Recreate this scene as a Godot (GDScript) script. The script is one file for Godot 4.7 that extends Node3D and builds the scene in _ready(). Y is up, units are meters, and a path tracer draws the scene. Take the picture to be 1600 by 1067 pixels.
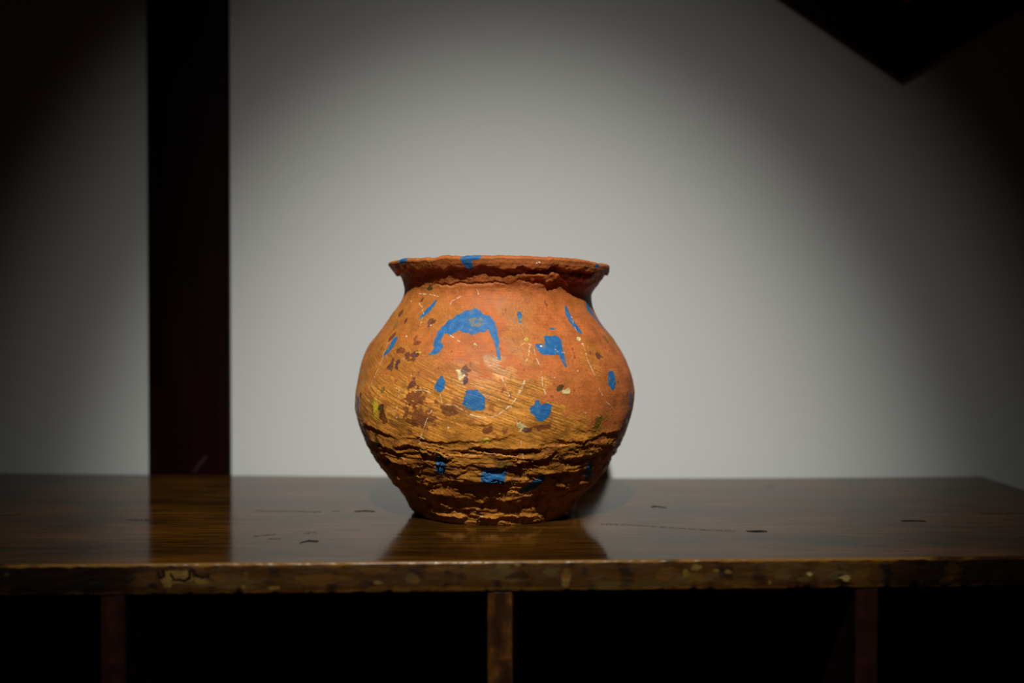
extends Node3D
# A painted clay pot on a dark shelf cabinet, before a grey gallery wall, under one track lamp.

const BLUE := [
	[-18.7, 144.6, 6.29, -14.1, 148.2, 6.30, -9.2, 150.5, 6.75, -5.1, 146.4, 6.27, -4.3, 142.8, 4.46],
	[-14.2, 144.6, 4.93, -7.9, 142.8, 5.80],
	[-20.4, 144.6, 4.05, -23.5, 139.7, 3.14, -24.2, 134.8, 2.46, -23.5, 130.4, 2.67],
	[-22.4, 129.1, 3.56, -23.7, 126.0, 2.22, -25.7, 124.2, 0.89],
	[-20.1, 143.3, 2.70, -19.1, 140.1, 2.24, -18.7, 137.9, 0.89],
	[-3.7, 148.2, 4.48, -0.8, 145.1, 3.58, 0.7, 140.2, 2.67, 1.6, 135.8, 1.99, 2.3, 130.1, 1.41, 3.0, 121.0, 0.87],
	[20.2, 129.1, 3.11, 23.8, 128.2, 4.45, 27.7, 129.9, 5.81],
	[25.2, 134.3, 3.58, 28.6, 133.8, 4.49],
	[21.2, 126.4, 2.66, 28.3, 126.8, 3.12],
	[29.6, 124.5, 2.23, 29.4, 120.6, 1.60, 29.9, 116.6, 1.07],
	[53.8, 107.8, 4.61, 53.2, 103.2, 4.60],
	[16.0, 87.1, 3.48, 18.4, 85.2, 6.10, 20.1, 87.8, 3.93],
	[16.6, 91.9, 1.74, 16.9, 89.7, 2.61],
	[-7.6, 96.9, 3.90, -8.0, 91.3, 3.90, -4.5, 91.7, 4.76, -5.5, 95.6, 4.76],
	[-19.1, 108.7, 1.31, -19.4, 105.2, 3.50, -19.5, 102.6, 3.94],
	[-1.5, 42.7, 4.87, -1.6, 37.3, 4.45, 3.0, 37.2, 4.45, 2.9, 42.6, 4.87],
	[-21.4, 51.3, 3.99, -23.1, 42.5, 4.02],
	[15.8, 28.7, 2.70, 18.5, 30.0, 4.05, 21.2, 33.3, 4.50],
	[21.4, 32.3, 1.80, 23.4, 37.5, 2.25],
	[49.0, 42.8, 4.16, 52.9, 35.2, 4.20],
	[44.4, 157.7, 1.40, 43.3, 152.1, 2.32, 43.3, 145.6, 2.77, 44.8, 140.0, 1.84],
	[-34.2, 162.2, 0.92, -36.1, 156.6, 2.31, -37.5, 153.4, 2.30, -39.6, 149.3, 0.92],
	[-49.7, 134.5, 2.77, -49.6, 129.4, 2.77, -52.9, 122.5, 0.92],
	[68.8, 163.0, 4.35, 67.8, 156.3, 4.33],
	[69.2, 152.4, 2.41, 72.4, 145.7, 1.94, 74.6, 138.4, 1.46],
	[-51.7, 47.7, 2.78, -55.0, 44.7, 2.33],
	[70.7, 91.2, 3.34, 71.4, 85.3, 2.87],
	[-69.6, 87.9, 3.34, -69.2, 82.7, 3.33],
	[-56.5, 191.3, 2.83, -51.0, 191.4, 2.34],
	[-13.6, 191.3, 2.69, -6.6, 191.6, 2.24],
	[-12.7, 189.0, 2.69, -11.2, 185.6, 3.15],
	[58.3, 189.4, 1.41, 61.0, 189.6, 1.42],
	[28.4, 142.4, 0.72, 30.4, 142.4, 0.82],
	[13.9, 153.2, 1.36, 13.7, 146.9, 0.99]]
const CHIPS := [
	[-50.4, 85.6, 3.7, 7.8, 0],
	[-46.4, 83.4, 3.6, 6.8, 4],
	[-11.6, 110.6, 3.5, 4.4, 1],
	[-9.9, 114.0, 3.1, 3.9, 3],
	[-9.7, 107.1, 2.2, 2.6, 5],
	[28.4, 99.2, 4.4, 2.6, 1],
	[26.3, 101.9, 3.5, 2.6, 4],
	[11.1, 75.4, 4.3, 3.5, 1],
	[13.6, 73.1, 4.4, 2.2, 3],
	[44.7, 75.8, 4.5, 5.0, 2],
	[-41.8, 117.5, 3.2, 4.1, 5],
	[-45.5, 116.0, 3.6, 4.6, 3],
	[-34.8, 123.5, 6.3, 3.6, 3],
	[-31.3, 125.4, 2.7, 0.9, 0],
	[-58.0, 144.7, 2.8, 5.7, 2],
	[-53.6, 136.7, 2.8, 4.7, 3],
	[-60.4, 154.2, 2.9, 2.9, 3],
	[-31.5, 146.5, 4.1, 3.2, 3],
	[-47.1, 99.6, 2.3, 2.7, 2],
	[-2.1, 66.6, 3.5, 1.7, 0],
	[5.5, 49.8, 4.4, 3.1, 2],
	[-40.1, 38.9, 3.7, 3.2, 4],
	[-38.0, 37.2, 3.2, 1.8, 0],
	[-54.7, 61.2, 3.7, 4.6, 4],
	[-40.3, 171.7, 2.8, 2.8, 4],
	[15.2, 134.8, 1.3, 1.8, 0],
	[42.1, 135.0, 2.3, 1.8, 1],
	[65.0, 134.7, 1.9, 3.8, 2],
	[49.6, 180.6, 2.3, 2.3, 2],
	[-30.9, 103.8, 2.7, 4.4, 3],
	[-31.5, 123.6, 2.2, 1.8, 5],
	[-30.0, 95.1, 9.7, 6.2, 6],
	[-27.5, 82.0, 13.2, 7.9, 6],
	[-1.3, 73.4, 5.2, 2.6, 6],
	[19.2, 74.6, 6.1, 2.2, 6],
	[49.7, 123.0, 3.7, 3.2, 3],
	[-65.7, 93.2, 3.8, 2.8, 3],
	[14.0, 151.4, 1.8, 2.7, 3],
	[-15.9, 87.1, 6.1, 3.5, 6],
	[-45.6, 78.0, 4.5, 4.5, 6],
	[-42.2, 126.4, 4.5, 2.3, 6],
	[-34.8, 132.4, 3.6, 1.8, 6],
	[-49.6, 148.4, 1.4, 2.3, 3],
	[-45.5, 163.4, 1.4, 1.4, 3]]
const THREADS := [
	[-24.1, 159.7, -23.7, 162.0, -21.1, 163.4, -17.5, 165.7],
	[-53.8, 132.1, -53.2, 127.5, -52.9, 119.2, -54.6, 106.7, -57.3, 98.7],
	[-37.6, 100.7, -37.5, 92.8, -38.1, 84.7],
	[-21.4, 88.1, -23.0, 84.5, -24.3, 80.1, -26.2, 73.2, -27.8, 67.1, -29.0, 62.3],
	[-29.3, 60.5, -29.3, 55.7],
	[-18.4, 90.0, -15.9, 90.6, -13.0, 89.8, -10.6, 87.3],
	[-9.4, 86.4, -7.1, 83.5, -4.1, 82.2, -1.3, 81.8, 1.7, 83.1, 5.1, 87.4, 8.1, 92.6, 10.3, 98.1, 12.1, 104.5, 12.4, 108.0],
	[3.8, 108.9, 5.4, 102.9, 6.6, 96.9, 6.7, 92.6, 7.7, 85.2, 9.6, 77.7],
	[16.0, 129.6, 14.8, 123.5, 13.1, 118.8],
	[12.4, 106.7, 10.6, 101.1, 8.6, 93.8],
	[17.5, 128.2, 17.8, 121.7, 18.6, 116.5, 19.1, 108.7, 19.1, 102.2, 20.0, 97.8],
	[10.8, 68.7, 11.3, 62.8, 12.5, 54.8, 14.1, 47.0, 15.6, 37.2],
	[43.3, 134.6, 43.0, 127.8, 42.0, 120.2, 43.1, 111.2, 44.1, 106.6],
	[44.1, 101.7, 45.5, 96.6, 46.7, 93.8],
	[47.9, 90.5, 51.8, 86.9, 54.2, 83.8],
	[-19.0, 137.9, -17.2, 136.2, -13.9, 133.5],
	[-47.2, 160.6, -42.3, 157.2, -38.5, 152.9, -37.4, 148.3, -37.1, 144.6],
	[11.7, 130.5, 14.1, 132.2, 16.7, 130.9],
	[-8.8, 129.6, -7.1, 131.8, -5.3, 129.6],
	[-6.3, 65.2, -3.8, 67.5],
	[-30.9, 99.4, -26.6, 100.1, -23.2, 98.5],
	[-19.1, 97.4, -18.4, 92.2],
	[45.1, 150.7, 43.3, 143.7, 42.9, 139.1],
	[-50.6, 167.8, -40.1, 167.0, -32.7, 165.4],
	[-8.8, 170.1, -7.7, 166.5],
	[-26.1, 66.3, -28.2, 68.4],
	[27.3, 127.7, 28.2, 126.3]]
const SPECKS := [-42.7, 136.9, 0.90, 20.9, 129.9, 0.99, 31.2, 125.8, 0.45, 22.6, 188.3, 0.72, 21.4, 187.8, 0.54, -56.6, 162.3, 0.72, -43.3, 158.6, 0.45, -39.0, 100.6, 0.45, -32.4, 109.4, 0.59, 35.1, 112.9, 0.63, 2.8, 94.4, 0.45, -30.8, 144.6, 0.63, 14.3, 134.8, 0.54, -15.9, 74.8, 0.90, -38.0, 80.2, 0.99, 37.2, 83.4, 0.54, 30.2, 125.8, 0.45, 41.9, 134.1, 0.72, 42.5, 131.4, 0.59, 37.5, 28.8, 0.36, -29.6, 57.1, 0.68, 24.0, 108.5, 0.45]
const MARKS := [[-0.1857, 0.0033, -0.1651, 0.0061, -0.1502, 0.0061, -0.1347, 0.0088], [-0.1635, 0.1008, -0.1496, 0.0944], [-0.1505, 0.1093, -0.1436, 0.1093], [-0.1263, 0.1216, -0.1224, 0.1155, -0.1160, 0.1176], [-0.1306, 0.0900, -0.1217, 0.0878], [-0.1074, 0.0061, -0.1008, 0.0033, -0.0934, 0.0061], [0.1793, 0.0833, 0.1844, 0.0844, 0.1923, 0.0833], [0.3024, 0.0454, 0.3100, 0.0442, 0.3190, 0.0454], [0.1251, -0.0137, 0.1286, -0.0166, 0.1359, -0.0108], [0.0791, 0.0577, 0.0998, 0.0601, 0.1239, 0.0695, 0.1496, 0.0788, 0.1712, 0.0833], [0.1829, 0.0833, 0.1856, 0.0833, 0.1895, 0.0822], [0.0195, 0.0742, 0.0241, 0.0695], [0.2412, -0.1184, 0.2498, -0.1184], [0.3213, -0.1258, 0.3223, -0.1184], [0.3734, 0.0142, 0.4065, 0.0169], [-0.3745, 0.0249, -0.3625, 0.0196], [-0.2716, 0.0404, -0.2413, 0.0454], [-0.1253, 0.0061, -0.1208, 0.0033]]
const PATCHES := [
	[-0.1945, 10.2, 3.9, 4.3, 0],
	[-0.1876, 9.5, 8.6, 4.3, 0],
	[-0.1830, 7.6, 2.4, 3.9, 0],
	[-0.1760, 2.6, 3.1, 2.4, 1],
	[-0.1745, 10.3, 4.7, 2.4, 0],
	[-0.1646, 8.8, 7.1, 2.4, 1],
	[-0.1549, 8.8, 1.6, 2.0, 2],
	[-0.1476, 9.2, 1.6, 3.5, 1],
	[-0.1492, 15.0, 2.0, 1.6, 0],
	[-0.1307, 15.9, 3.1, 1.2, 0],
	[-0.0474, 10.2, 4.3, 3.5, 2],
	[-0.0454, 11.8, 2.0, 3.9, 1],
	[0.0077, 3.6, 4.7, 1.6, 2],
	[0.0179, 2.5, 3.1, 1.6, 0],
	[0.0160, 9.2, 7.9, 3.1, 3],
	[0.0376, 6.6, 4.7, 3.1, 2],
	[0.0470, 12.6, 2.4, 4.7, 0],
	[0.0474, 8.7, 2.8, 3.1, 1],
	[-0.0485, 16.5, 31.4, 1.2, 1],
	[-0.0017, 17.2, 35.4, 1.2, 1],
	[0.0454, 17.7, 15.7, 1.2, 1],
	[-0.0680, 12.8, 3.1, 1.2, 0],
	[0.1281, 5.5, 3.5, 2.0, 0],
	[0.1214, 9.8, 2.0, 2.4, 0],
	[0.1472, 8.1, 2.8, 2.0, 0],
	[0.1404, 7.3, 2.0, 1.2, 0],
	[0.1823, 10.5, 5.9, 3.1, 2],
	[0.1987, 10.3, 2.4, 1.6, 4],
	[0.2144, 10.5, 3.9, 3.9, 2],
	[0.2208, 12.2, 3.5, 2.4, 4],
	[0.2196, 8.6, 2.4, 3.1, 2],
	[0.1736, 14.7, 1.6, 1.6, 0],
	[0.1943, 13.4, 3.9, 1.6, 2],
	[0.2103, 1.8, 5.5, 1.2, 2],
	[0.2264, 2.0, 3.9, 1.6, 2],
	[0.2889, 8.4, 6.3, 4.7, 1],
	[0.2849, 14.7, 3.9, 2.4, 1],
	[0.2687, 15.6, 0.8, 1.6, 2],
	[0.2244, 3.5, 23.6, 1.2, 1],
	[0.1325, 0.5, 23.6, 1.2, 1],
	[0.1265, 12.2, 7.9, 3.9, 1],
	[0.1087, 10.1, 6.3, 4.7, 1],
	[0.1524, 15.3, 11.8, 2.0, 1],
	[-0.1106, 2.5, 23.6, 1.2, 1],
	[-0.1029, 10.3, 15.7, 3.9, 1],
	[-0.0719, 4.6, 11.8, 2.4, 1],
	[-0.2086, 9.8, 7.1, 7.1, 1],
	[-0.0251, 4.9, 11.8, 2.0, 1],
	[0.2304, 11.5, 6.3, 5.5, 1],
	[-0.2903, 6.1, 2.4, 1.2, 0],
	[-0.2911, 14.6, 3.1, 2.0, 1],
	[-0.2797, 0.4, 2.0, 0.8, 0]]
const LEDGES := [
	[0.8, 5.0, -34.4, 67.4, -28.4, 66.0, -22.7, 64.9, -11.1, 65.6, -1.1, 67.2, 8.7, 70.2, 12.9, 69.8],
	[1.6, 4.0, -31.5, 57.5, -24.8, 55.1, -17.9, 53.9, -15.0, 54.8],
	[0.9, 2.5, -13.0, 58.8, -7.7, 61.3, -2.6, 64.1],
	[2.0, 5.0, -8.4, 63.0, -4.0, 61.4, 1.7, 61.4, 7.5, 60.0, 15.6, 61.0, 22.8, 59.1],
	[0.9, 4.0, -20.6, 49.5, -14.1, 48.1, -6.0, 48.9, 1.0, 46.8, 9.7, 48.0, 17.8, 48.3],
	[2.3, 8.0, -20.8, 37.4, -13.7, 36.4, -6.7, 37.0, -1.6, 35.4, 7.0, 36.7, 10.5, 35.1],
	[1.6, 4.0, 6.4, 51.7, 15.9, 50.8, 20.5, 53.0, 24.2, 55.5, 27.1, 58.0],
	[1.8, 4.0, 16.8, 42.0, 24.0, 41.4, 32.9, 41.0, 45.8, 40.5],
	[2.0, 4.5, -40.6, 25.9, -34.3, 25.1, -26.5, 23.4, -18.5, 20.8, -14.2, 21.1],
	[2.0, 4.0, -37.0, 18.6, -30.7, 16.9, -25.7, 13.9, -13.8, 12.6, -10.2, 14.3],
	[2.0, 4.5, -53.6, 10.0, -43.6, 8.7, -36.2, 7.1, -22.2, 6.8, -14.6, 6.7],
	[1.6, 4.5, -9.9, 15.9, -0.9, 22.7, 9.0, 20.9, 18.7, 19.4],
	[2.0, 5.0, -16.8, 8.7, -7.3, 7.6, 2.2, 6.8, 11.7, 7.7, 21.9, 6.7, 31.4, 6.9],
	[1.3, 3.5, -57.2, -3.2, -39.9, -2.0, -21.2, -1.0],
	[1.1, 5.0, -65.3, 73.4, -54.3, 71.6, -45.7, 68.7, -38.2, 63.5],
	[1.6, 5.0, -63.3, 61.0, -51.3, 59.6, -44.6, 56.4, -36.5, 53.4],
	[1.5, 5.0, -61.3, 48.6, -48.2, 47.3, -38.0, 44.7, -29.9, 43.6],
	[1.5, 5.0, -63.6, 35.0, -47.5, 33.7, -34.2, 31.3, -24.4, 31.1],
	[0.9, 4.0, 22.1, 66.6, 30.6, 63.8, 38.0, 63.6, 45.8, 66.4, 67.5, 68.6],
	[1.4, 4.0, 27.6, 51.6, 37.1, 51.8, 48.1, 53.0, 66.5, 55.9],
	[1.3, 4.0, 29.7, 26.1, 41.9, 25.8, 51.9, 28.6, 64.2, 30.5],
	[1.4, 4.0, 23.4, 19.0, 39.8, 13.5, 59.7, 13.2],
	[1.2, 3.0, -45.0, 58.4, -35.7, 60.8, -27.3, 60.7],
	[1.0, 3.0, 3.7, 29.4, 11.0, 30.0, 16.4, 31.1],
	[0.8, 2.5, -31.2, 100.2, -25.6, 98.9, -22.5, 98.8, -19.4, 99.5],
	[0.6, 2.5, -27.3, 92.7, -23.7, 92.0, -19.2, 92.9],
	[0.6, 2.5, -9.2, 78.5, -3.8, 77.3, 1.7, 78.6]]

# silhouette of the pot: height, radius on the left side, radius on the right side (metres)
const PROFILE := [
	[0.0, 0.0615, 0.0615], [0.003, 0.064, 0.063], [0.0142, 0.0703, 0.068], [0.0215, 0.077, 0.0775], [0.0295, 0.082, 0.0845],
	[0.041, 0.092, 0.0905], [0.0505, 0.0965, 0.096], [0.0585, 0.1005, 0.1018], [0.071, 0.1055, 0.106], [0.08, 0.108, 0.108],
	[0.0935, 0.1075, 0.1087], [0.107, 0.1045, 0.107], [0.1185, 0.1015, 0.103], [0.131, 0.0955, 0.0945], [0.136, 0.0915, 0.092],
	[0.1432, 0.0863, 0.086], [0.1527, 0.08, 0.0793], [0.159, 0.074, 0.0763], [0.1665, 0.07, 0.0753], [0.171, 0.0693, 0.0763],
	[0.175, 0.0696, 0.0795], [0.181, 0.0733, 0.0845], [0.1868, 0.0783, 0.088], [0.19, 0.081, 0.0885]]
# curls of dark paint left on the pale patch of the front edge (millimetres along and down)
const CURLS := [[-200.2, 6.0, -198.7, 8.1], [-198.7, 8.1, -196.7, 7.1], [-196.7, 7.1, -197.1, 5.0], [-192.5, 6.4, -190.6, 9.2], [-190.6, 9.2, -187.2, 9.2], [-187.2, 9.2, -184.5, 9.9], [-184.5, 9.9, -181.4, 8.2], [-181.4, 8.2, -181.4, 4.4], [-179.9, 3.7, -177.6, 6.8], [-177.6, 6.8, -173.8, 8.2], [-173.8, 8.2, -169.9, 7.2], [-162.6, 4.8, -159.9, 7.6], [-159.9, 7.6, -160.7, 10.0], [-147.6, 5.5, -146.9, 10.1]]
const FLOOR_Y := -0.95
const CEIL_Y := 2.25
const WALL_Z := -0.207
const TOP_H := 0.205      # height that the pot's texture spans
const TW := 2048
const TH := 768

func _ready() -> void:
	# --- camera
	var cam := Camera3D.new()
	cam.name = "camera"
	add_child(cam)
	cam.position = Vector3(0.014, 0.1435, 0.8)
	cam.rotation = Vector3(-atan(23.0 / 1600.0), 0, 0)
	cam.fov = rad_to_deg(2.0 * atan(533.5 / 1600.0))
	cam.near = 0.02
	cam.far = 30.0
	var lens := CameraAttributesPhysical.new()
	lens.frustum_focal_length = 36.0
	lens.frustum_focus_distance = 0.715
	lens.frustum_near = 0.02
	lens.frustum_far = 30.0
	lens.exposure_aperture = 2.8
	cam.attributes = lens
	cam.current = true
	# --- surroundings: a closed dark gallery, nothing but the lamp lights it
	var env := Environment.new()
	env.background_mode = Environment.BG_COLOR
	env.background_color = Color(0, 0, 0)
	env.tonemap_mode = Environment.TONE_MAPPER_LINEAR
	env.tonemap_exposure = 1.0
	env.sdfgi_enabled = true
	env.ssao_enabled = true
	env.ssil_enabled = true
	var we := WorldEnvironment.new()
	we.name = "environment"
	we.environment = env
	add_child(we)
	# --- the track lamp (beam and spill of one fitting)
	track_lamp(Vector3(-0.09, 1.72, 1.66), Vector3(0.017, -0.113, WALL_Z), [[10.7, 4.85], [14.2, 1.43]])
	# --- the room, the cabinet, the post and plaque on the wall, the pot
	room()
	cabinet()
	post()
	plaque()
	pot()

# ------------------------------------------------------------------ helpers
func noise(sd: int, freq: float, oct := 1, type := FastNoiseLite.TYPE_SIMPLEX_SMOOTH) -> FastNoiseLite:
	var n := FastNoiseLite.new()
	n.seed = sd
	n.frequency = freq
	n.noise_type = type
	n.fractal_type = FastNoiseLite.FRACTAL_FBM if oct > 1 else FastNoiseLite.FRACTAL_NONE
	n.fractal_octaves = oct
	return n

func noise_map(n: FastNoiseLite, w: int, h: int, fw := 0, fh := 0) -> PackedByteArray:
	# a grey map, made at w x h and stretched to fw x fh
	var im := n.get_image(w, h, false, false, true)
	im.convert(Image.FORMAT_L8)
	if fw > 0:
		im.resize(fw, fh, Image.INTERPOLATE_CUBIC)
	return im.get_data()

func tex(data: PackedByteArray, w: int, h: int, fmt: int) -> ImageTexture:
	var im := Image.create_from_data(w, h, false, fmt, data)
	im.generate_mipmaps()
	return ImageTexture.create_from_image(im)

func mat(c: Color, rough: float, spec := 0.5) -> StandardMaterial3D:
	var m := StandardMaterial3D.new()
	m.albedo_color = c
	m.roughness = rough
	m.metallic_specular = spec
	return m

func part(called: String, mesh: Mesh, m: Material, parent: Node) -> MeshInstance3D:
	var o := MeshInstance3D.new()
	o.name = called
	o.mesh = mesh
	o.material_override = m
	o.cast_shadow = GeometryInstance3D.SHADOW_CASTING_SETTING_ON
	parent.add_child(o, true)
	return o

func thing(called: String, label: String, category: String, at: Vector3) -> Node3D:
	var o := Node3D.new()
	o.name = called
	add_child(o)
	o.position = at
	o.set_meta("label", label)
	o.set_meta("category", category)
	return o

func structure(o: Node3D, label: String, category: String) -> void:
	o.set_meta("kind", "structure")
	o.set_meta("label", label)
	o.set_meta("category", category)

func quad(st: SurfaceTool, a: Vector3, b: Vector3, c: Vector3, d: Vector3) -> void:
	# a b c d counter-clockwise seen from outside; faces are wound clockwise
	for v in [a, c, b, a, d, c]:
		st.add_vertex(v)

func prism_box(lo: Vector3, hi: Vector3, ch: float) -> ArrayMesh:
	# box with its four upright edges and its top and bottom edges chamfered
	var st := SurfaceTool.new()
	st.begin(Mesh.PRIMITIVE_TRIANGLES)
	st.set_smooth_group(-1)
	var rings: Array = []
	for k in [[lo.y, ch], [lo.y + ch, 0.0], [hi.y - ch, 0.0], [hi.y, ch]]:
		var i: float = k[1]
		var y: float = k[0]
		var x0 := lo.x + i
		var x1 := hi.x - i
		var z0 := lo.z + i
		var z1 := hi.z - i
		rings.append([Vector3(x0 + ch, y, z1), Vector3(x1 - ch, y, z1), Vector3(x1, y, z1 - ch), Vector3(x1, y, z0 + ch),
			Vector3(x1 - ch, y, z0), Vector3(x0 + ch, y, z0), Vector3(x0, y, z0 + ch), Vector3(x0, y, z1 - ch)])
	for r in 3:
		for i in 8:
			var j := (i + 1) % 8
			quad(st, rings[r][i], rings[r][j], rings[r + 1][j], rings[r + 1][i])
	for i in range(1, 7):
		for v in [rings[3][0], rings[3][i + 1], rings[3][i]]:
			st.add_vertex(v)
		for v in [rings[0][0], rings[0][i], rings[0][i + 1]]:
			st.add_vertex(v)
	st.generate_normals()
	return st.commit()

func lathe(profile: Array, n: int, along: Basis, at: Vector3) -> ArrayMesh:
	# profile of [radius, distance along the axis]; the axis is along.y
	var st := SurfaceTool.new()
	st.begin(Mesh.PRIMITIVE_TRIANGLES)
	for k in profile.size() - 1:
		for i in n:
			var a := TAU * i / n
			var b := TAU * (i + 1) / n
			var p: Array = []
			for q in [[k, a], [k, b], [k + 1, b], [k + 1, a]]:
				var r: float = profile[q[0]][0]
				var y: float = profile[q[0]][1]
				p.append(at + along * Vector3(r * sin(q[1]), y, r * cos(q[1])))
			quad(st, p[0], p[1], p[2], p[3])
	st.generate_normals()
	return st.commit()

# ------------------------------------------------------------------ lamp
func track_lamp(at: Vector3, target: Vector3, beams: Array) -> void:
	var t := thing("track_spotlight", "black cylindrical track spotlight hanging from the ceiling, aimed at the clay pot", "spotlight", Vector3(at.x, CEIL_Y, at.z))
	var dark := mat(Color(0.03, 0.03, 0.035), 0.45)
	var loc := at - t.position
	var d := (target - at).normalized()
	var side := d.cross(Vector3.UP).normalized()
	var axes := Basis(side, d, side.cross(d))
	part("housing", lathe([[0.0, -0.15], [0.03, -0.15], [0.04, -0.14], [0.042, -0.02], [0.042, 0.012], [0.038, 0.012], [0.036, 0.0], [0.0, 0.0]], 48, axes, loc - d * 0.02), dark, t)
	var glow := mat(Color(1, 0.97, 0.92), 0.3)
	glow.emission_enabled = true
	glow.emission = Color(1.0, 0.97, 0.92)
	glow.emission_energy_multiplier = 4.0
	part("lens", lathe([[0.0, 0.0], [0.035, 0.0], [0.035, 0.004], [0.02, 0.006], [0.0, 0.007]], 40, axes, loc - d * 0.02), glow, t)
	part("stem", lathe([[0.0, 0.0], [0.008, 0.0], [0.008, -loc.y - 0.04], [0.0, -loc.y - 0.04]], 20, Basis.IDENTITY, loc + Vector3(0, 0.04, 0) - d * 0.09), dark, t)
	part("canopy", lathe([[0.0, -0.02], [0.05, -0.02], [0.055, -0.015], [0.055, -0.001], [0.0, -0.001]], 40, Basis.IDENTITY, Vector3.ZERO - Vector3(d.x, 0, d.z) * 0.09), dark, t)
	for b in beams:
		var l := SpotLight3D.new()
		l.name = "lamp_beam"
		add_child(l, true)
		l.look_at_from_position(at, target, Vector3.UP)
		l.light_color = Color(1.0, 0.998, 0.985)
		l.light_energy = b[1]
		l.spot_angle = b[0]
		l.spot_angle_attenuation = 1.0
		l.spot_range = 12.0
		l.spot_attenuation = 2.0
		l.light_size = 0.022
		l.shadow_enabled = true

# ------------------------------------------------------------------ room
func room() -> void:
	var wall := mat(Color(0.80, 0.803, 0.782), 0.9, 0.2)
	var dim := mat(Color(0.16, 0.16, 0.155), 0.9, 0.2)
	var fl := mat(Color(0.12, 0.10, 0.085), 0.6)
	var x := 2.0
	var z := 3.4
	var t := 0.12
	structure(part("wall_back", prism_box(Vector3(-x - t, FLOOR_Y - t, WALL_Z - t), Vector3(x + t, CEIL_Y + t, WALL_Z), 0.001), wall, self), "plain light grey plaster wall behind the pot and the cabinet", "wall")
	structure(part("wall_left", prism_box(Vector3(-x - t, FLOOR_Y, WALL_Z), Vector3(-x, CEIL_Y, z), 0.001), dim, self), "dark side wall of the gallery, out of the light, to the left", "wall")
	structure(part("wall_right", prism_box(Vector3(x, FLOOR_Y, WALL_Z), Vector3(x + t, CEIL_Y, z), 0.001), dim, self), "dark side wall of the gallery, out of the light, to the right", "wall")
	structure(part("wall_front", prism_box(Vector3(-x - t, FLOOR_Y - t, z), Vector3(x + t, CEIL_Y + t, z + t), 0.001), dim, self), "dark gallery wall facing the pot", "wall")
	structure(part("floor", prism_box(Vector3(-x - t, FLOOR_Y - t, WALL_Z), Vector3(x + t, FLOOR_Y, z), 0.001), fl, self), "dark gallery floor under the cabinet", "floor")
	structure(part("ceiling", prism_box(Vector3(-x - t, CEIL_Y, WALL_Z), Vector3(x + t, CEIL_Y + t, z), 0.001), dim, self), "dark gallery ceiling that the spotlight hangs from", "ceiling")

# ------------------------------------------------------------------ wood
func wood_mat(dark: Color, pale: Color, rough: float, sd: int, scale: Vector3) -> StandardMaterial3D:
	var w := 512
	var a := noise_map(noise(sd, 0.02, 4), 512, 64, w, w)
	var b := noise_map(noise(sd + 1, 0.012, 5), w, w)
	var out := PackedByteArray()
	out.resize(w * w * 3)
	for i in w * w:
		var k: float = clampf((a[i] * 0.55 + b[i] * 0.75) / 255.0 - 0.15, 0.0, 1.0)
		var c := dark.lerp(pale, k * k)
		out[i * 3] = c.r8
		out[i * 3 + 1] = c.g8
		out[i * 3 + 2] = c.b8
	var m := mat(Color.WHITE, rough, 0.3)
	m.albedo_texture = tex(out, w, w, Image.FORMAT_RGB8)
	m.uv1_triplanar = true
	m.uv1_scale = scale
	return m

func front_z(x: float) -> float:
	var k := (x - 0.014) / 0.4
	return 0.1745 - 0.0362 * (x - 0.014) - 0.0008 * k * k

func back_z(x: float) -> float:
	# the back edge of the old board is a little bowed
	return -0.1690 - 0.061 * pow(maxf(0.0, 0.13 - x), 1.25) - 0.11 * pow(maxf(0.0, x - 0.13), 2.0)

const BX0 := -0.486
const BX1 := 0.464
const BOARD := 0.0190

func seg_dist(p: Vector2, a: Vector2, b: Vector2) -> Vector2:
	# (distance to the segment, share along it)
	var ab := b - a
	var t := clampf((p - a).dot(ab) / maxf(ab.length_squared(), 1e-9), 0.0, 1.0)
	return Vector2(p.distance_to(a + ab * t), t)

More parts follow.
